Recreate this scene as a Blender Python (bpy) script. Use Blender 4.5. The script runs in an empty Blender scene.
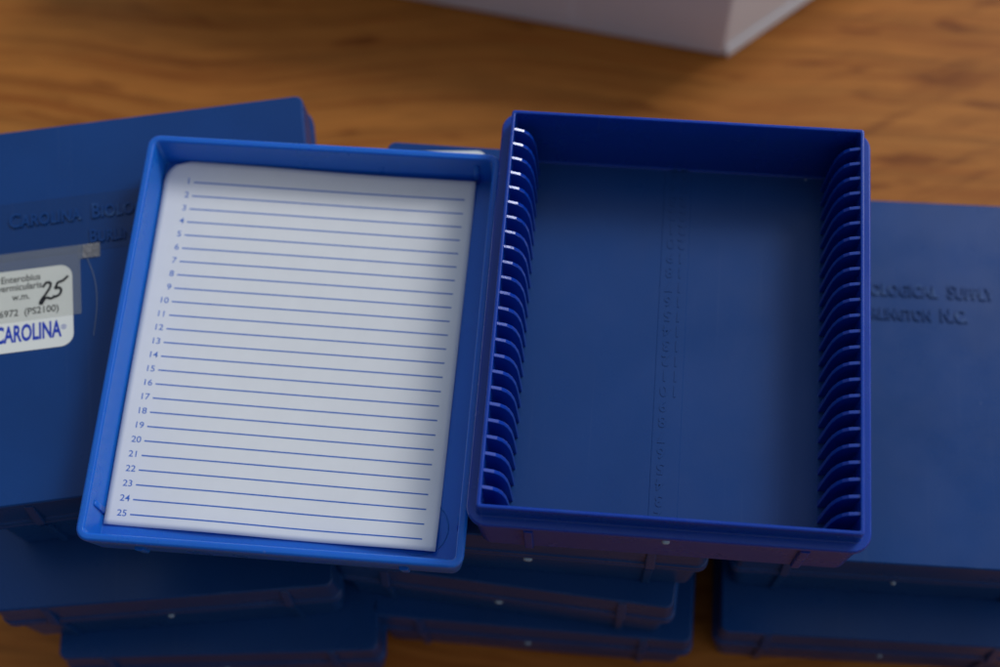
import bpy, bmesh, math, random
from mathutils import Vector, Matrix
random.seed(4)
SC = bpy.context.scene
COL = SC.collection
MM = 0.001
H_CLOSED = 30.7            # height of a closed box, mm
GAP = 0.1
PITCH = H_CLOSED + GAP
TOP = 3 * PITCH            # height of the two tall stacks
ZREF = TOP + 24.2          # height of the open base's rim (camera solve origin)

# ------------------------------------------------------------------ helpers
def link(o, parent=None):
    COL.objects.link(o)
    if parent: o.parent = parent
    return o

def mesh_obj(name, bm, mat, parent=None, smooth=False, bevel=0.0, seg=2, angle=30, recalc=True):
    """bm is in millimetres"""
    if recalc: bmesh.ops.recalc_face_normals(bm, faces=bm.faces)
    bmesh.ops.scale(bm, vec=(MM, MM, MM), verts=bm.verts)
    me = bpy.data.meshes.new(name)
    bm.to_mesh(me); bm.free()
    if smooth:
        for p in me.polygons: p.use_smooth = True
    me.materials.append(mat)
    o = bpy.data.objects.new(name, me)
    if bevel:
        m = o.modifiers.new('Bevel', 'BEVEL'); m.width = bevel * MM; m.segments = seg
        m.limit_method = 'ANGLE'; m.angle_limit = math.radians(angle); m.harden_normals = False
    return link(o, parent)

def tag(o, label=None, cat=None, group=None, kind=None):
    if label: o['label'] = label
    if cat: o['category'] = cat
    if group: o['group'] = group
    if kind: o['kind'] = kind
    return o

def rrect(W, L, r, z, n=6, cx=0, cy=0):
    pts = []
    r = max(r, 0.01)
    for (sx, sy, a0) in ((1, 1, 0), (-1, 1, 90), (-1, -1, 180), (1, -1, 270)):
        for k in range(n + 1):
            a = math.radians(a0 + 90 * k / n)
            pts.append((cx + sx * (W / 2 - r) + r * math.cos(a), cy + sy * (L / 2 - r) + r * math.sin(a), z))
    return pts

def loft(bm, loops, cap0=True, cap1=True):
    vs = [[bm.verts.new(p) for p in lp] for lp in loops]
    n = len(vs[0])
    for a, b in zip(vs, vs[1:]):
        for i in range(n):
            j = (i + 1) % n
            bm.faces.new((a[i], a[j], b[j], b[i]))
    if cap0: bm.faces.new(vs[0][::-1])
    if cap1: bm.faces.new(vs[-1])

def box(bm, x0, x1, y0, y1, z0, z1):
    loft(bm, [[(x0, y0, z0), (x1, y0, z0), (x1, y1, z0), (x0, y1, z0)], [(x0, y0, z1), (x1, y0, z1), (x1, y1, z1), (x0, y1, z1)]])

def text_bm(body, size, align='LEFT', extrude=0.0, offset=0.0, small_caps=False, sx=1.0, spacing=1.0):
    """flat or extruded lettering as a bmesh in mm, baseline at y=0"""
    cu = bpy.data.curves.new('lettering', 'FONT')
    cu.body = body; cu.size = size; cu.align_x = align; cu.extrude = extrude; cu.offset = offset
    cu.space_character = spacing; cu.resolution_u = 4
    if small_caps:
        cu.small_caps_scale = 0.82
        for i, f in enumerate(cu.body_format): f.use_small_caps = True
    ob = bpy.data.objects.new('lettering', cu)
    COL.objects.link(ob)
    bpy.context.view_layer.update()
    dg = bpy.context.evaluated_depsgraph_get()
    me = bpy.data.meshes.new_from_object(ob.evaluated_get(dg))
    bm = bmesh.new(); bm.from_mesh(me)
    bpy.data.objects.remove(ob); bpy.data.curves.remove(cu); bpy.data.meshes.remove(me)
    if sx != 1.0: bmesh.ops.scale(bm, vec=(sx, 1, 1), verts=bm.verts)
    return bm

def merge(dst, src, M=None):
    me = bpy.data.meshes.new('tmp'); src.to_mesh(me); src.free()
    if M is not None: me.transform(M)
    dst.from_mesh(me); bpy.data.meshes.remove(me)

def tube(bm, pts, r, n=6):
    loops = []
    for i, p in enumerate(pts):
        p = Vector(p)
        d = (Vector(pts[min(i + 1, len(pts) - 1)]) - Vector(pts[max(i - 1, 0)])).normalized()
        u = d.cross(Vector((0, 0, 1)))
        if u.length < 1e-4: u = Vector((1, 0, 0))
        u.normalize(); w = u.cross(d)
        rr = r[i] if isinstance(r, (list, tuple)) else r
        loops.append([tuple(p + u * rr * math.cos(2 * math.pi * k / n) + w * rr * math.sin(2 * math.pi * k / n)) for k in range(n)])
    loft(bm, loops)

def catmull(P, k=8):
    out = []
    for i in range(len(P) - 1):
        p0 = Vector(P[max(i - 1, 0)]); p1 = Vector(P[i]); p2 = Vector(P[i + 1]); p3 = Vector(P[min(i + 2, len(P) - 1)])
        for j in range(k):
            t = j / k
            out.append(tuple(0.5 * ((2 * p1) + (p2 - p0) * t + (2 * p0 - 5 * p1 + 4 * p2 - p3) * t * t + (3 * p1 - p0 - 3 * p2 + p3) * t ** 3)))
    out.append(tuple(P[-1]))
    return out

# ---------------------------------------------------------------- materials
def new_mat(name):
    m = bpy.data.materials.new(name); m.use_nodes = True
    nt = m.node_tree
    return m, nt, nt.nodes['Principled BSDF']

def N(nt, typ, **kw):
    n = nt.nodes.new(typ)
    for k, v in kw.items(): setattr(n, k, v)
    return n

def mixrgb(nt, fac, a, b, blend='MIX'):
    n = N(nt, 'ShaderNodeMix', data_type='RGBA', blend_type=blend)
    for sock, v in ((n.inputs[0], fac), (n.inputs[6], a), (n.inputs[7], b)):
        if hasattr(v, 'is_output'): nt.links.new(v, sock)
        else: sock.default_value = v if isinstance(v, (int, float)) else (*v, 1)
    return n.outputs[2]

def ramp(nt, src, stops):
    n = N(nt, 'ShaderNodeValToRGB')
    nt.links.new(src, n.inputs[0])
    cr = n.color_ramp
    while len(cr.elements) < len(stops): cr.elements.new(0.5)
    for e, (p, c) in zip(cr.elements, stops):
        e.position = p; e.color = (*c, 1) if isinstance(c, tuple) else (c, c, c, 1)
    return n.outputs[0]

def noise(nt, vec, scale, detail=3, rough=0.5, dist=0.0):
    n = N(nt, 'ShaderNodeTexNoise')
    n.inputs['Scale'].default_value = scale; n.inputs['Detail'].default_value = detail
    n.inputs['Roughness'].default_value = rough; n.inputs['Distortion'].default_value = dist
    if vec is not None: nt.links.new(vec, n.inputs['Vector'])
    return n.outputs['Fac']

def plastic(name, base, rough, scuff=0.06, spec=0.5, trans=0.0, dust=True, mottled=0.12, scratch=1.0, wear=0.0):
    m, nt, b = new_mat(name)
    tc = N(nt, 'ShaderNodeTexCoord').outputs['Object']
    big = noise(nt, tc, 38, 3, 0.55)
    c2 = tuple(min(1, v * (1 - mottled)) for v in base); c1 = tuple(min(1, v * (1 + mottled)) for v in base)
    col = mixrgb(nt, big, c2, c1)
    if dust:
        vo = N(nt, 'ShaderNodeTexVoronoi'); vo.inputs['Scale'].default_value = 170; vo.inputs['Randomness'].default_value = 1
        nt.links.new(tc, vo.inputs['Vector'])
        near = ramp(nt, vo.outputs['Distance'], [(0.03, 1.0), (0.07, 0.0)])
        sep = N(nt, 'ShaderNodeSeparateColor'); nt.links.new(vo.outputs['Color'], sep.inputs[0])
        pick = ramp(nt, sep.outputs[0], [(0.88, 0.0), (0.99, 1.0)])
        mul = N(nt, 'ShaderNodeMath', operation='MULTIPLY'); nt.links.new(near, mul.inputs[0]); nt.links.new(pick, mul.inputs[1])
        mul2 = N(nt, 'ShaderNodeMath', operation='MULTIPLY'); nt.links.new(mul.outputs[0], mul2.inputs[0]); mul2.inputs[1].default_value = 0.5
        col = mixrgb(nt, mul2.outputs[0], col, (0.35, 0.4, 0.5))
    for (ang, sx, sy, amt) in ((0.35, 900, 14, 0.10), (-0.8, 1100, 20, 0.08), (1.3, 800, 11, 0.07)):
        mp = N(nt, 'ShaderNodeMapping'); mp.inputs['Rotation'].default_value = (0, 0, ang); mp.inputs['Scale'].default_value = (sx, sy, 40)
        nt.links.new(tc, mp.inputs['Vector'])
        sc = ramp(nt, noise(nt, mp.outputs[0], 1.0, 1, 0.4), [(0.72, 0.0), (0.80, amt * 0.4 * scratch)])
        col = mixrgb(nt, sc, col, (0.30, 0.36, 0.5))
    if wear:
        bv = N(nt, 'ShaderNodeBevel', samples=4); bv.inputs['Radius'].default_value = 0.0006
        ge = N(nt, 'ShaderNodeNewGeometry')
        dt = N(nt, 'ShaderNodeVectorMath', operation='DOT_PRODUCT'); nt.links.new(bv.outputs[0], dt.inputs[0]); nt.links.new(ge.outputs['Normal'], dt.inputs[1])
        edge = ramp(nt, dt.outputs['Value'], [(0.80, 1.0), (0.985, 0.0)])
        patch = ramp(nt, noise(nt, tc, 160, 4, 0.7), [(0.52, 0.0), (0.68, wear)])
        mw = N(nt, 'ShaderNodeMath', operation='MULTIPLY'); nt.links.new(edge, mw.inputs[0]); nt.links.new(patch, mw.inputs[1])
        col = mixrgb(nt, mw.outputs[0], col, (0.22, 0.36, 0.55))
    nt.links.new(col, b.inputs['Base Color'])
    r = noise(nt, tc, 55, 4, 0.6)
    mr = N(nt, 'ShaderNodeMapRange'); nt.links.new(r, mr.inputs[0])
    mr.inputs[1].default_value = 0.3; mr.inputs[2].default_value = 0.7
    mr.inputs[3].default_value = rough - scuff; mr.inputs[4].default_value = rough + scuff
    nt.links.new(mr.outputs[0], b.inputs['Roughness'])
    fine = noise(nt, tc, 1500, 2, 0.5)
    bp = N(nt, 'ShaderNodeBump'); bp.inputs['Strength'].default_value = 0.05; bp.inputs['Distance'].default_value = 0.0002
    nt.links.new(fine, bp.inputs['Height']); nt.links.new(bp.outputs[0], b.inputs['Normal'])
    b.inputs['Specular IOR Level'].default_value = spec
    if trans:
        b.inputs['Subsurface Weight'].default_value = trans
        b.inputs['Subsurface Radius'].default_value = (0.06, 0.3, 1.0)
        b.inputs['Subsurface Scale'].default_value = 0.0022
    return m

def simple(name, col, rough=0.6, spec=0.4, var=0.06, scale=60, alpha=1.0):
    m, nt, b = new_mat(name)
    tc = N(nt, 'ShaderNodeTexCoord').outputs['Object']
    f = noise(nt, tc, scale, 4, 0.6)
    nt.links.new(mixrgb(nt, f, tuple(c * (1 - var) for c in col), tuple(min(1, c * (1 + var)) for c in col)), b.inputs['Base Color'])
    b.inputs['Roughness'].default_value = rough; b.inputs['Specular IOR Level'].default_value = spec
    b.inputs['Alpha'].default_value = alpha
    return m

M_BASE = plastic('ultramarine_plastic', (0.003, 0.043, 0.32), 0.26, spec=0.32, trans=0.5, wear=0.25)
M_FLOOR = plastic('textured_blue_plastic', (0.0055, 0.043, 0.180), 0.32, spec=0.27, scratch=0.4)  # matte, dusty tray floor; its darker look over the stack put into colour
M_RIB = plastic('ultramarine_plastic_gloss', (0.003, 0.040, 0.36), 0.15, scuff=0.03, spec=0.8, dust=False, scratch=0.3)
M_LID = plastic('bright_blue_plastic', (0.008, 0.128, 0.55), 0.30, spec=0.32, trans=0.45, wear=0.7)
M_BOX = plastic('navy_plastic', (0.004, 0.041, 0.175), 0.30, spec=0.24, mottled=0.2, wear=0.45, scratch=0.5)
M_BAND = plastic('navy_plastic_band', (0.0032, 0.033, 0.142), 0.25, spec=0.28, dust=False)
M_WORN_GLINT = simple('worn_glint_plastic', (0.25, 0.38, 0.55), 0.4)  # pale nub colour: wear plus glints painted into the plastic
M_PAPER = simple('white_paper', (0.765, 0.765, 0.765), 0.8, 0.2, 0.04, 220)
M_INK = simple('blue_ink', (0.055, 0.16, 0.52), 0.7, 0.2)
M_LABEL = simple('label_paper', (0.78, 0.78, 0.72), 0.6, 0.3, 0.03, 120)
M_LABELINK = simple('label_blue_ink', (0.012, 0.045, 0.42), 0.5, 0.3)
M_BLACK = simple('black_ink', (0.008, 0.008, 0.01), 0.5, 0.3)
M_TAPE = simple('clear_tape', (0.50, 0.50, 0.42), 0.3, 0.5, 0.15, 90, alpha=0.13)
M_FOLD = simple('crumpled_tape', (0.30, 0.28, 0.27), 0.4, 0.4, 0.35, 500, alpha=0.5)
M_CARD = simple('white_card', (0.88, 0.90, 0.93), 0.5, 0.4, 0.06, 25)

def wood():
    m, nt, b = new_mat('oak_veneer')
    tc = N(nt, 'ShaderNodeTexCoord').outputs['Object']
    warp = noise(nt, tc, 6, 1, 0.4)
    ctr = N(nt, 'ShaderNodeMath', operation='SUBTRACT'); nt.links.new(warp, ctr.inputs[0]); ctr.inputs[1].default_value = 0.5
    wv = N(nt, 'ShaderNodeMath', operation='MULTIPLY'); nt.links.new(ctr.outputs[0], wv.inputs[0]); wv.inputs[1].default_value = 0.045
    comb = N(nt, 'ShaderNodeCombineXYZ'); nt.links.new(wv.outputs[0], comb.inputs[1])
    add = N(nt, 'ShaderNodeVectorMath', operation='ADD'); nt.links.new(tc, add.inputs[0]); nt.links.new(comb.outputs[0], add.inputs[1])
    def st(sx, sy, rot=0.0):
        mp = N(nt, 'ShaderNodeMapping'); mp.inputs['Scale'].default_value = (sx, sy, 1); mp.inputs['Rotation'].default_value = (0, 0, rot)
        nt.links.new(add.outputs[0], mp.inputs['Vector']); return mp.outputs[0]
    broad = noise(nt, st(3, 16), 1.6, 3, 0.5)
    streak = noise(nt, st(9, 270), 1.0, 4, 0.65)
    fine = noise(nt, st(60, 900), 1.0, 3, 0.6)
    fleck = noise(nt, st(34, 190, 0.16), 1.0, 2, 0.45)
    c = ramp(nt, broad, [(0.25, (0.34, 0.110, 0.019)), (0.5, (0.39, 0.139, 0.026)), (0.75, (0.43, 0.168, 0.036))])
    s = ramp(nt, streak, [(0.34, (0.76, 0.64, 0.56)), (0.5, (0.97, 0.96, 0.95)), (0.66, (1.10, 1.11, 1.12))])
    c = mixrgb(nt, 1.0, c, s, 'MULTIPLY')
    fl = ramp(nt, fleck, [(0.28, (0.52, 0.40, 0.34)), (0.37, (1.0, 1.0, 1.0))])
    c = mixrgb(nt, 0.8, c, fl, 'MULTIPLY')
    m1 = N(nt, 'ShaderNodeMapping'); m1.inputs['Rotation'].default_value = (0, 0, -0.42); nt.links.new(add.outputs[0], m1.inputs['Vector'])
    m2 = N(nt, 'ShaderNodeMapping'); m2.inputs['Scale'].default_value = (26, 170, 1); nt.links.new(m1.outputs[0], m2.inputs['Vector'])
    diag = ramp(nt, noise(nt, m2.outputs[0], 1.0, 3, 0.5), [(0.30, (0.55, 0.45, 0.40)), (0.46, (1.0, 1.0, 1.0))])
    sx_ = N(nt, 'ShaderNodeSeparateXYZ'); nt.links.new(add.outputs[0], sx_.inputs[0])
    mk = N(nt, 'ShaderNodeMapRange'); nt.links.new(sx_.outputs[0], mk.inputs[0])
    mk.inputs[1].default_value = 0.0; mk.inputs[2].default_value = 0.09; mk.inputs[3].default_value = 0.0; mk.inputs[4].default_value = 0.9
    c = mixrgb(nt, mk.outputs[0], c, diag, 'MULTIPLY')
    wvt = N(nt, 'ShaderNodeTexWave', wave_type='BANDS', bands_direction='Y', wave_profile='SAW')
    wvt.inputs['Scale'].default_value = 22; wvt.inputs['Distortion'].default_value = 5; wvt.inputs['Detail'].default_value = 2
    wvt.inputs['Detail Scale'].default_value = 0.35
    nt.links.new(st(0.5, 1.0, 0.05), wvt.inputs['Vector'])
    c = mixrgb(nt, 1.0, c, ramp(nt, wvt.outputs['Fac'], [(0.0, 1.06), (0.75, 0.99), (0.95, 0.86), (1.0, 0.97)]), 'MULTIPLY')
    fi = ramp(nt, fine, [(0.35, 0.75), (0.55, 1.0)])
    c = mixrgb(nt, 0.7, c, fi, 'MULTIPLY')
    nt.links.new(c, b.inputs['Base Color'])
    b.inputs['Roughness'].default_value = 0.5
    b.inputs['Specular IOR Level'].default_value = 0.12
    bp = N(nt, 'ShaderNodeBump'); bp.inputs['Strength'].default_value = 0.15; bp.inputs['Distance'].default_value = 0.0004
    nt.links.new(fine, bp.inputs['Height']); nt.links.new(bp.outputs[0], b.inputs['Normal'])
    return m
M_WOOD = wood()

# -------------------------------------------------------------- the setting
bm = bmesh.new(); box(bm, -800, 800, -450, 750, -28, 0)
tag(mesh_obj('table_top', bm, M_WOOD, bevel=3), kind='structure')

# ------------------------------------------------------------ open box base
def base_shell(bm, interior=True):
    fr = 4.2 if interior else 2.6
    lp = [rrect(78.0, 94.2, 2.4, 0), rrect(78.6, 94.8, 2.6, 0.5), rrect(80.8, 95.4, 3.0, 16.6), rrect(82.4, 96.4, fr - 0.2, 16.9), rrect(83, 97, fr, 17.4),
          rrect(83, 97, fr, 18.4), rrect(82.5, 96.5, fr - 0.2, 18.9)]
    if interior:
        lp += [rrect(78.9, 92.8, 1.0, 18.9), rrect(78.45, 92.35, 0.8, 19.2), rrect(78.3, 92.2, 0.7, 24.0), rrect(77.9, 91.8, 0.6, 24.2), rrect(76.9, 90.8, 0.4, 24.2),
               rrect(76.6, 90.5, 0.4, 24.0), rrect(75.8, 89.7, 0.4, 3.2), rrect(75.0, 88.9, 0.4, 2.7)]
    loft(bm, lp)

def latch_bar_bm(lid=False, y=-1):
    bms = []
    return bms

root = bpy.data.objects.new('open_slide_box', None); link(root)
root.location = (0, 0, TOP * MM)
tag(root, 'open empty blue slide box without its lid, rows of slots inside', 'slide box')
bm = bmesh.new(); base_shell(bm)
mesh_obj('tray', bm, M_BASE, root, bevel=0.15, seg=2, angle=25)
prof = [(0, -0.35), (1.1, -0.70), (2.2, -1.15), (3.3, -2.4), (4.1, -4.5), (4.65, -7.5), (4.9, -11), (5.2, -21.4)]
pitch = 90.3 / 25
for side in (-1, 1):
    for k in range(1, 25):
        y = -45.15 + k * pitch
        bm = bmesh.new()
        def X(d, z): return side * (38.35 + 0.4 * (z / 21.0) - d)
        fr, bk = [], []
        for (d, z) in prof:
            t = 0.40 + 0.012 * (-z)
            fr.append((X(d, z), y - t, 24.0 + z)); bk.append((X(d, z), y + t, 24.0 + z))
        zb = prof[-1][1]
        fr.append((X(-0.4, zb), y - 0.65, 24.0 + zb)); bk.append((X(-0.4, zb), y + 0.65, 24.0 + zb))
        fr.append((X(-0.4, -0.4), y - 0.38, 24.0 - 0.4)); bk.append((X(-0.4, -0.4), y + 0.38, 24.0 - 0.4))
        vf = [bm.verts.new(p) for p in fr]; vb = [bm.verts.new(p) for p in bk]
        n = len(vf)
        for i in range(n):
            j = (i + 1) % n
            bm.faces.new((vf[i], vf[j], vb[j], vb[i]))
        bm.faces.new(vf[::-1]); bm.faces.new(vb)
        mesh_obj('rib', bm, M_RIB, root, bevel=0.16, seg=2, angle=50)
bm = bmesh.new()
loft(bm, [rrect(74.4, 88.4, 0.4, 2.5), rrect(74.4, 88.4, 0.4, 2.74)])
mesh_obj('floor_tone_panel', bm, M_FLOOR, root)  # overlay added to darken the tray's own floor
# raised strip of slot numbers on the floor
bm = bmesh.new()
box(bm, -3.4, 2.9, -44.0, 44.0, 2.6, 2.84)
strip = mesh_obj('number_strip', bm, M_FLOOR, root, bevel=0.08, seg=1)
bm = bmesh.new()
for i in range(25):
    y = -45.15 + (i + 0.5) * pitch
    s = str(i + 1)
    for q, ch in enumerate(s[::-1]):       # read from the far side: units at the left, tens at the right
        t = text_bm(ch, 3.6, 'CENTER', extrude=0.11, offset=0.05)
        M = Matrix.Translation((-1.3 + 2.4 * q, y + 1.25, 2.86)) @ Matrix.Rotation(math.pi, 4, 'Z')
        merge(bm, t, M)
mesh_obj('slot_numbers', bm, M_FLOOR, strip)
# small latch nubs and bars on the outside of the base
def base_trim(parent, mat):
    for s in (-1, 1):
        bm = bmesh.new()
        loft(bm, [rrect(2.0, 1.6, 0.4, 0.6, 3, s * 28.5, -47.3), rrect(2.0, 1.8, 0.4, 16.5, 3, s * 28.5, -47.8)])
        mesh_obj('latch_bar', bm, mat, parent)
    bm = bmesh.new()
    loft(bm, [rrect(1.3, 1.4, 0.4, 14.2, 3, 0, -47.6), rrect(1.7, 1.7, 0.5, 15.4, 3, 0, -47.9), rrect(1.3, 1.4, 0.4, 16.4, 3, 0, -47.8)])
    mesh_obj('latch_nub', bm, M_WORN_GLINT, parent, smooth=True)
base_trim(root, M_BASE)

# ------------------------------------------------------------- open box lid
LIDH = 11.8
def lid_open_shell(bm):
    lp = [rrect(79.8, 93.9, 2.0, 0), rrect(80.5, 94.6, 2.2, 0.5), rrect(82.9, 97.3, 2.9, LIDH - 0.55), rrect(82.7, 97.1, 2.8, LIDH - 0.1), rrect(81.9, 96.3, 2.4, LIDH + 0.2),
          rrect(79.9, 94.3, 1.4, LIDH + 0.15), rrect(79.2, 93.6, 1.0, LIDH - 0.3), rrect(78.6, 93.2, 0.7, 2.2), rrect(78.0, 92.7, 0.5, 1.7)]
    loft(bm, lp)
root = bpy.data.objects.new('upturned_cover', None); link(root)
LX, LY = -82.97, -7.55
root.location = (LX * MM, LY * MM, TOP * MM)
tag(root, 'bright blue upturned box lid holding a white lined sheet', 'lid')
bm = bmesh.new(); lid_open_shell(bm)
mesh_obj('tray', bm, M_LID, root, smooth=True, bevel=0.12, seg=2, angle=35)
bm = bmesh.new()      # little moulded stops inside the walls
loft(bm, [rrect(1.2, 1.6, 0.4, 1.9, 3, -39.3, -39.5), rrect(0.8, 1.3, 0.3, 8.6, 3, -39.5, -39.5)])
mesh_obj('stop_rib', bm, M_LID, root, smooth=True)
bm = bmesh.new()
loft(bm, [rrect(1.4, 1.2, 0.4, 1.9, 3, 35.6, 46.4), rrect(1.2, 0.8, 0.3, 9.2, 3, 35.6, 46.7)])
mesh_obj('stop_rib', bm, M_LID, root, smooth=True)
bm = bmesh.new()
loft(bm, [rrect(0.9, 1.6, 0.3, 4, 3, 39.2, -38), rrect(0.8, 1.4, 0.3, 11.3, 3, 39.7, -38)])
mesh_obj('stop_rib', bm, M_LID, root, smooth=True)
bm = bmesh.new()      # moulding ring on the floor
tube(bm, [(30.5 + 6.2 * math.cos(a), -38.0 + 6.2 * math.sin(a), 1.72) for a in [2 * math.pi * k / 48 for k in range(49)]], 0.13, 6)
mesh_obj('mould_ring', bm, M_LID, root, smooth=True)
for s in (-1, 1):
    bm = bmesh.new()
    loft(bm, [rrect(1.8, 1.6, 0.4, 1.6, 3, s * 28.5, -47.3), rrect(2.0, 1.6, 0.5, 7.2, 3, s * 28.5, -48.1)])
    mesh_obj('latch_bar', bm, M_LID, root)

# --------------------------------------------------------- lined index sheet
PX0, PX1, PY0, PY1 = -121.7, -47.7, -50.0, 38.9      # plan position of the sheet, mm
def pz(x, y):
    u = (x - PX0) / (PX1 - PX0)
    z = 0.12
    z += 0.85 * math.exp(-((y - PY0) / 7.0) ** 2) * (0.5 + 0.5 * math.sin(u * 9.5 - 1.0)) * (0.3 + u)
    z += 0.35 * max(0, 1 - (x - PX0) / 9) ** 2
    z += 0.10 * math.sin(y * 0.11 + x * 0.07) + 0.1
    z += 1.5 * math.exp(-((y - PY1) / 5.0) ** 2) * (0.85 + 0.15 * math.sin(u * 7))
    return TOP + 1.75 + z
sheet = bm = bmesh.new()
NXs, NYs = 60, 72
grid = {}
R = 5.8
for j in range(NYs + 1):
    y = PY0 + (PY1 - PY0) * j / NYs
    skew = 0.8 * (1 - j / NYs)
    cut = 0.0
    if y > PY1 - R:
        dy = y - (PY1 - R); cut = R - math.sqrt(max(0, R * R - dy * dy))
    xa = PX0 + cut; xb = PX1 - skew
    for i in range(NXs + 1):
        x = xa + (xb - xa) * i / NXs
        grid[i, j] = bm.verts.new((x, y - 0.9 * (x - PX0) / (PX1 - PX0), 0))
for v in bm.verts: v.co.z = pz(v.co.x, v.co.y)
for i in range(NXs):
    for j in range(NYs):
        bm.faces.new((grid[i, j], grid[i + 1, j], grid[i + 1, j + 1], grid[i, j + 1]))
for v in bm.verts: v.co -= Vector((LX, LY, TOP))
so = mesh_obj('index_sheet', bm, M_PAPER, None, smooth=True, recalc=False)
so.location = (LX * MM, LY * MM, TOP * MM)
sol = so.modifiers.new('Solidify', 'SOLIDIFY'); sol.thickness = 0.12 * MM; sol.offset = -1
tag(so, 'white paper sheet with numbered blue lines lying inside the open lid', 'index sheet')
def line_y(k, x):       # k = 0..24
    u = (x + 115) / 65.0
    return 33.7 - k * (81.3 / 24) + 0.1 - 0.9 * u * (0.3 + 0.7 * k / 24)
bm = bmesh.new()
for k in range(25):
    xa = -114.6 - 1.6 * k / 24; xb = -50.0 - 1.6 * k / 24
    prev = None
    for i in range(41):
        x = xa + (xb - xa) * i / 40; y = line_y(k, x)
        a = bm.verts.new((x, y - 0.155, pz(x, y - 0.155) + 0.03)); b = bm.verts.new((x, y + 0.155, pz(x, y + 0.155) + 0.03))
        if prev: bm.faces.new((prev[0], a, b, prev[1]))
        prev = (a, b)
for v in bm.verts: v.co -= Vector((LX, LY, TOP))
mesh_obj('ruled_lines', bm, M_INK, so)
bm = bmesh.new()
for k in range(25):
    t = text_bm(str(k + 1), 2.05, 'RIGHT', offset=0.012, sx=1.12)
    xr = -115.3 - 1.6 * k / 24
    y = line_y(k, xr) - 0.45
    merge(bm, t, Matrix.Translation((xr, y, 0)))
for v in bm.verts: v.co.z = pz(v.co.x, v.co.y) + 0.03
for v in bm.verts: v.co -= Vector((LX, LY, TOP))
mesh_obj('line_numbers', bm, M_INK, so)

# --------------------------------------------------------- closed slide boxes
GROUP = 'closed blue slide boxes in the three stacks'
def make_closed():
    r = bpy.data.objects.new('slide_box', None); link(r)
    bm = bmesh.new(); base_shell(bm, False)
    b = mesh_obj('base', bm, M_BOX, r, bevel=0.15, seg=2, angle=25)
    base_trim(b, M_BOX)
    bm = bmesh.new()
    loft(bm, [rrect(82.2, 96.2, 2.4, 19.05), rrect(82.9, 96.9, 2.6, 19.4), rrect(82.8, 96.8, 2.6, 20.6), rrect(82.0, 96.0, 2.4, 21.0), rrect(80.9, 94.9, 2.0, H_CLOSED - 0.4), rrect(80.2, 94.2, 1.6, H_CLOSED)])
    l = mesh_obj('lid', bm, M_BOX, r, bevel=0.12, seg=2, angle=25)
    for s in (-1, 1):
        bm = bmesh.new()
        loft(bm, [rrect(2.4, 2.2, 0.5, 20.2, 3, s * 28.5, -48.3), rrect(2.2, 1.4, 0.4, 29.2, 3, s * 28.5, -47.0)])
        mesh_obj('latch_bar', bm, M_BOX, l)
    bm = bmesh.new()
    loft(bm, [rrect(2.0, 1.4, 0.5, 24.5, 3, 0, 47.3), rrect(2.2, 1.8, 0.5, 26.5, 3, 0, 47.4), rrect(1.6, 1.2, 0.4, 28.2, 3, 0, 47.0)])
    mesh_obj('hinge_nub', bm, M_WORN_GLINT, r, smooth=True)
    return r
def copy_tree(o, parent=None):
    c = o.copy(); COL.objects.link(c)
    if parent: c.parent = parent
    for ch in list(o.children): copy_tree(ch, c)
    return c
def level(n): return n * PITCH          # 0 = on the table
boxes = {}
spots = [
    ('LT', -122.4, 5.9, 2, 11.9, 'closed navy slide box with a white sticker, taped, topmost under the lid'),
    ('LM', -122.3, -12.2, 1, 8.8, 'closed navy slide box sticking out in front below the stickered box'),
    ('LB', -112.0, -19.0, 0, 6.0, 'lowest closed navy slide box of the stack holding the stickered box'),
    ('MT', -30.0, 1.5, 2, -0.5, 'closed navy slide box directly under the open empty base, topmost of middle stack'),
    ('MM', -32.5, -2.5, 1, -3.5, 'closed navy slide box between two others in the middle stack'),
    ('MB', -28.3, -6.2, 0, -0.6, 'lowest closed navy slide box of the middle stack, on the table'),
    ('RT', 59.5, 9.6, 1, 0.8, 'closed navy slide box with raised lettering and no sticker, right of the open base'),
    ('RB', 58.5, -2.5, 0, 1.0, 'closed navy slide box on the table under the unstickered lettered box'),
]
proto = make_closed()
trees = [proto if i == 0 else copy_tree(proto) for i in range(len(spots))]
for o, (key, x, y, n, yaw, lab) in zip(trees, spots):
    o.location = (x * MM, y * MM, level(n) * MM); o.rotation_euler = (0, 0, math.radians(yaw))
    tag(o, lab, 'slide box', GROUP); boxes[key] = o
    for part in o.children_recursive:
        if part.name.startswith('latch_nub'):
            part.scale = (random.uniform(0.6, 1.3), 1, 1); part.location.x += random.uniform(-0.002, 0.002)

def emboss(root):
    lid = [c for c in root.children if c.name.startswith('lid')][0]
    if root is boxes['LT']:
        bm = bmesh.new(); box(bm, -39.6, 39.6, 12.5, 27.6, H_CLOSED - 0.02, H_CLOSED + 0.04)
        mesh_obj('name_band', bm, M_BAND, lid)
    bm = bmesh.new()
    t = text_bm('Carolina  Biological  Supply  Co.', 5.3, 'CENTER', extrude=0.42, offset=0.11, small_caps=True, sx=0.86, spacing=1.03)
    xs = [v.co.x for v in t.verts]; w = max(xs) - min(xs); bmesh.ops.scale(t, vec=(62.0 / w, 1, 1), verts=t.verts)
    merge(bm, t, Matrix.Translation((-0.5, 21.0, H_CLOSED + 0.02)))
    t = text_bm('Burlington  N.C.', 4.9, 'LEFT', extrude=0.42, offset=0.11, small_caps=True, sx=0.86, spacing=1.03)
    xs = [v.co.x for v in t.verts]; w = max(xs) - min(xs); bmesh.ops.scale(t, vec=(27.5 / w, 1, 1), verts=t.verts)
    merge(bm, t, Matrix.Translation((-12.6, 14.6, H_CLOSED + 0.02)))
    mesh_obj('lettering', bm, M_BOX, lid)
emboss(boxes['LT']); emboss(boxes['RT'])

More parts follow.
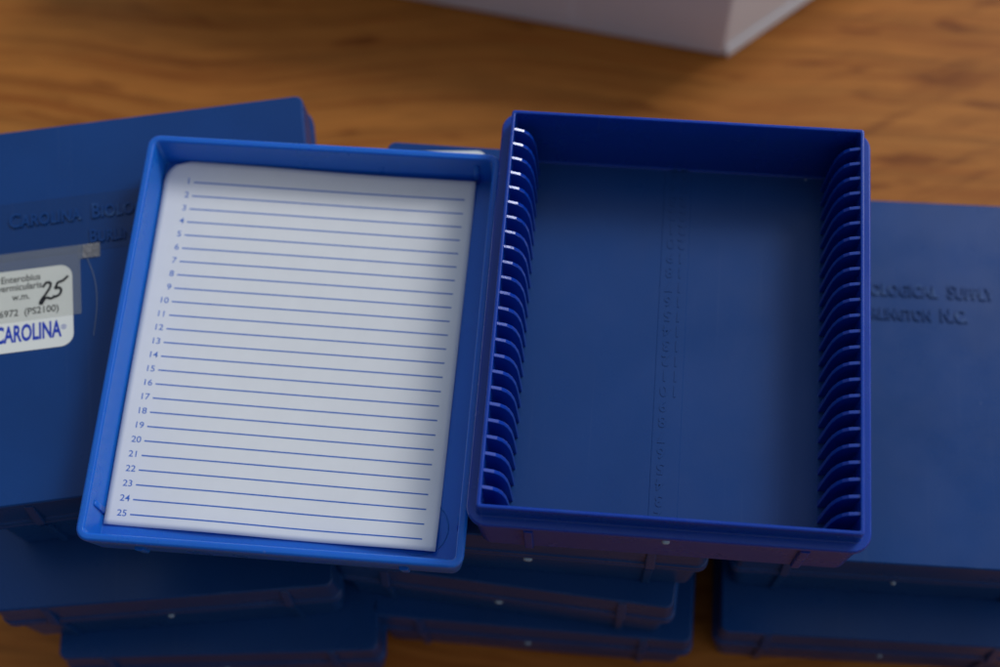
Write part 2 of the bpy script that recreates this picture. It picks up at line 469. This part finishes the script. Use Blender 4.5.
# sticker and tape of the left box (local coordinates of that box)
def lab_bm(x0, x1, y0, y1, r, z, th=0.08):
    bm = bmesh.new(); loft(bm, [rrect(x1 - x0, y1 - y0, r, z, 6, (x0 + x1) / 2, (y0 + y1) / 2), rrect(x1 - x0, y1 - y0, r, z + th, 6, (x0 + x1) / 2, (y0 + y1) / 2)])
    return bm
LT = boxes['LT']; ZT = H_CLOSED
SX1, SY1, SY0 = -16.9, 9.8, -10.8
label = mesh_obj('sticker', lab_bm(SX1 - 22, SX1, SY0, SY1, 3.0, ZT + 0.02), M_LABEL, LT)
def ltext(bm, body, x, y, size, align='RIGHT', off=0.0, sx=1.0):
    merge(bm, text_bm(body, size, align, offset=off, sx=sx), Matrix.Translation((x, y, ZT + 0.125)))
bm = bmesh.new()
ltext(bm, 'Enterobius', SX1 - 7.4, SY1 - 3.0, 2.4, off=0.05, sx=0.9)
ltext(bm, 'vermicularis,', SX1 - 6.6, SY1 - 5.1, 2.4, off=0.05, sx=0.9)
ltext(bm, 'w.m.', SX1 - 10.0, SY1 - 7.6, 2.4, off=0.05, sx=0.9)
ltext(bm, '6972  (PS2100)', SX1 - 3.2, SY1 - 11.6, 2.4, off=0.05, sx=0.95)
mesh_obj('sticker_print', bm, M_BLACK, label)
bm = bmesh.new()
ltext(bm, 'CAROLINA', SX1 - 2.9, SY0 + 2.6, 5.7, off=0.18, sx=0.54)
ltext(bm, '\u00ae', SX1 - 1.6, SY0 + 4.2, 1.7, off=0.0)
mesh_obj('sticker_print', bm, M_LABELINK, label)
bm = bmesh.new()
two = [(0.0, 5.0), (0.7, 6.1), (1.9, 6.0), (2.1, 4.8), (1.2, 3.0), (0.0, 1.3), (-0.3, 0.3), (0.3, 0.2), (0.9, 1.4), (1.6, 1.7), (2.6, 1.3), (3.6, 1.6)]
five = [(4.2, 6.0), (3.9, 4.9), (3.7, 4.2), (4.8, 4.2), (5.5, 3.4), (5.2, 2.3), (4.1, 1.7), (3.2, 1.9)]
bar = [(4.3, 5.9), (5.6, 6.2), (7.0, 7.4)]
for P in (two, five, bar):
    tube(bm, catmull([(SX1 - 7.4 + px * 0.80 + py * 0.12, SY1 - 9.4 + py * 0.86, ZT + 0.26) for px, py in P]), 0.28, 6)
bmesh.ops.scale(bm, vec=(1, 1, 0.12), verts=bm.verts, space=Matrix.Translation((0, 0, -(ZT + 0.26))))
mesh_obj('handwriting', bm, M_BLACK, label)
bm = lab_bm(SX1 - 22, SX1 + 2.0, SY0 + 7.5, SY1 + 4.6, 0.1, ZT + 0.17, 0.04)
tape = mesh_obj('clear_tape', bm, M_TAPE, LT)
bm = lab_bm(SX1 + 1.6, SX1 + 6.8, SY1 + 0.9, SY1 + 4.6, 0.1, ZT + 0.17, 0.04); 
merge_src = mesh_obj('clear_tape', bm, M_TAPE, LT)
bm = bmesh.new()
vs = {}
for i in range(9):
    for j in range(7):
        vs[i, j] = bm.verts.new((SX1 + 2.6 + i * 0.5 + 0.2 * j * 0.2, SY1 + 1.0 + j * 0.57, ZT + 0.24 + 0.35 * random.random()))
for i in range(8):
    for j in range(6): bm.faces.new((vs[i, j], vs[i + 1, j], vs[i + 1, j + 1], vs[i, j + 1]))
mesh_obj('folded_tape_end', bm, M_FOLD, LT)
bm = bmesh.new()
tube(bm, catmull([(SX1 + 3.6, SY1 + 1.0, ZT + 0.05), (SX1 + 5.2, SY1 - 4.5, ZT + 0.05), (SX1 + 5.6, SY1 - 11, ZT + 0.05), (SX1 + 4.6, SY1 - 19, ZT + 0.05)]), 0.09, 5)
mesh_obj('tape_residue', bm, simple('tape_residue', (0.12, 0.15, 0.22), 0.5), LT)
# sticker on the middle stack, seen past the lid
bm = lab_bm(-38.5, -16.6, 26.0, 46.5, 2.2, ZT + 0.02)
bmesh.ops.rotate(bm, cent=(-16.6, 46.5, 0), matrix=Matrix.Rotation(math.radians(4.5), 3, 'Z'), verts=bm.verts)
mesh_obj('sticker', bm, M_LABEL, boxes['MT'])

# -------------------------------------------------------------- white carton
root = bpy.data.objects.new('carton', None); link(root)
root.location = (16.3 * MM, 135.0 * MM, 0)
tag(root, 'plain white cardboard carton standing on the table behind the blue boxes', 'carton')
foot = [(0, 0), (-98, 14.3), (-190, 27.8), (-170, 165), (130, 115)]
bm = bmesh.new()
loft(bm, [[(x, y, 0.3) for x, y in foot], [(x, y, 46) for x, y in foot]])
mesh_obj('body', bm, M_CARD, root, bevel=1.0, seg=3)
bm = bmesh.new()
d = Vector((-98, 14.3, 0)).normalized(); nrm = Vector((-d.y, d.x, 0)) 
if nrm.y > 0: nrm = -nrm
p0 = d * 48 + nrm * 0.35; p1 = d * 150 + nrm * 0.35
loft(bm, [[tuple(p0 + Vector((0, 0, 3))), tuple(p1 + Vector((0, 0, 3))), tuple(p1 - nrm * 0.5 + Vector((0, 0, 3))), tuple(p0 - nrm * 0.5 + Vector((0, 0, 3)))],
          [tuple(p0 + Vector((0, 0, 45))), tuple(p1 + Vector((0, 0, 45))), tuple(p1 - nrm * 0.5 + Vector((0, 0, 45))), tuple(p0 - nrm * 0.5 + Vector((0, 0, 45)))]])
mesh_obj('side_flap', bm, M_CARD, root)
e = Vector((130, 115, 0)).normalized(); en = Vector((e.y, -e.x, 0))
bm = bmesh.new()
q = [e * 0.8, e * 160]
loft(bm, [[tuple(p + en * a + Vector((0, 0, 0.6))) for p, a in ((q[0], 0.1), (q[1], 0.1), (q[1], 1.3), (q[0], 1.3))],
          [tuple(p + en * a + Vector((0, 0, 5.0))) for p, a in ((q[0], 0.1), (q[1], 0.1), (q[1], 0.5), (q[0], 0.5))]])
mesh_obj('bottom_fold', bm, M_CARD, root, bevel=0.3)

# -------------------------------------------------------------------- light
w = bpy.data.worlds.new('World'); SC.world = w; w.use_nodes = True
nt = w.node_tree
bg = nt.nodes['Background']
tc = N(nt, 'ShaderNodeTexCoord').outputs['Generated']
def lobe(v, stops):
    d = N(nt, 'ShaderNodeVectorMath', operation='DOT_PRODUCT'); nt.links.new(tc, d.inputs[0]); d.inputs[1].default_value = Vector(v).normalized()
    return ramp(nt, d.outputs['Value'], stops)
c1 = lobe((0.0, 0.6, 0.75), [(0.0, (0.15, 0.14, 0.135)), (0.45, (0.19, 0.20, 0.22)), (0.8, (0.46, 0.56, 0.70)), (1.0, (0.56, 0.70, 0.92))])
c2 = lobe((0.95, -0.1, 0.3), [(0.4, (0.0, 0.0, 0.0)), (1.0, (0.75, 0.75, 0.78))])
c = mixrgb(nt, 1.0, c1, c2, 'ADD')
nt.links.new(c, bg.inputs[0]); bg.inputs[1].default_value = 0.76
def area(name, loc, target, sx, sy, power, col):
    l = bpy.data.lights.new(name, 'AREA'); l.shape = 'RECTANGLE'; l.size = sx; l.size_y = sy; l.energy = power; l.color = col
    o = bpy.data.objects.new(name, l); link(o); o.location = loc
    o.rotation_euler = (Vector(target) - Vector(loc)).to_track_quat('-Z', 'Y').to_euler()
area('window_light', (0.95, 1.15, 1.45), (0, 0, 0.1), 0.6, 0.6, 21, (0.98, 0.99, 1.0))

# ------------------------------------------------------------------- camera
cam = bpy.data.cameras.new('camera'); co = bpy.data.objects.new('camera', cam); link(co)
co.location = (-16.72499 * MM, -128.319 * MM, (308.341 + ZREF) * MM)
co.rotation_euler = (0.37558, 0.03419, 0.08361)
cam.sensor_width = 36; cam.lens = 1564.786 * 36 / 1000
cam.clip_start = 0.01; cam.clip_end = 50
cam.dof.use_dof = True; cam.dof.focus_distance = 0.334; cam.dof.aperture_fstop = 8.0; cam.dof.aperture_blades = 7
SC.camera = co
SC.view_settings.view_transform = 'Standard'; SC.view_settings.look = 'None'
SC.view_settings.exposure = 0; SC.view_settings.gamma = 1
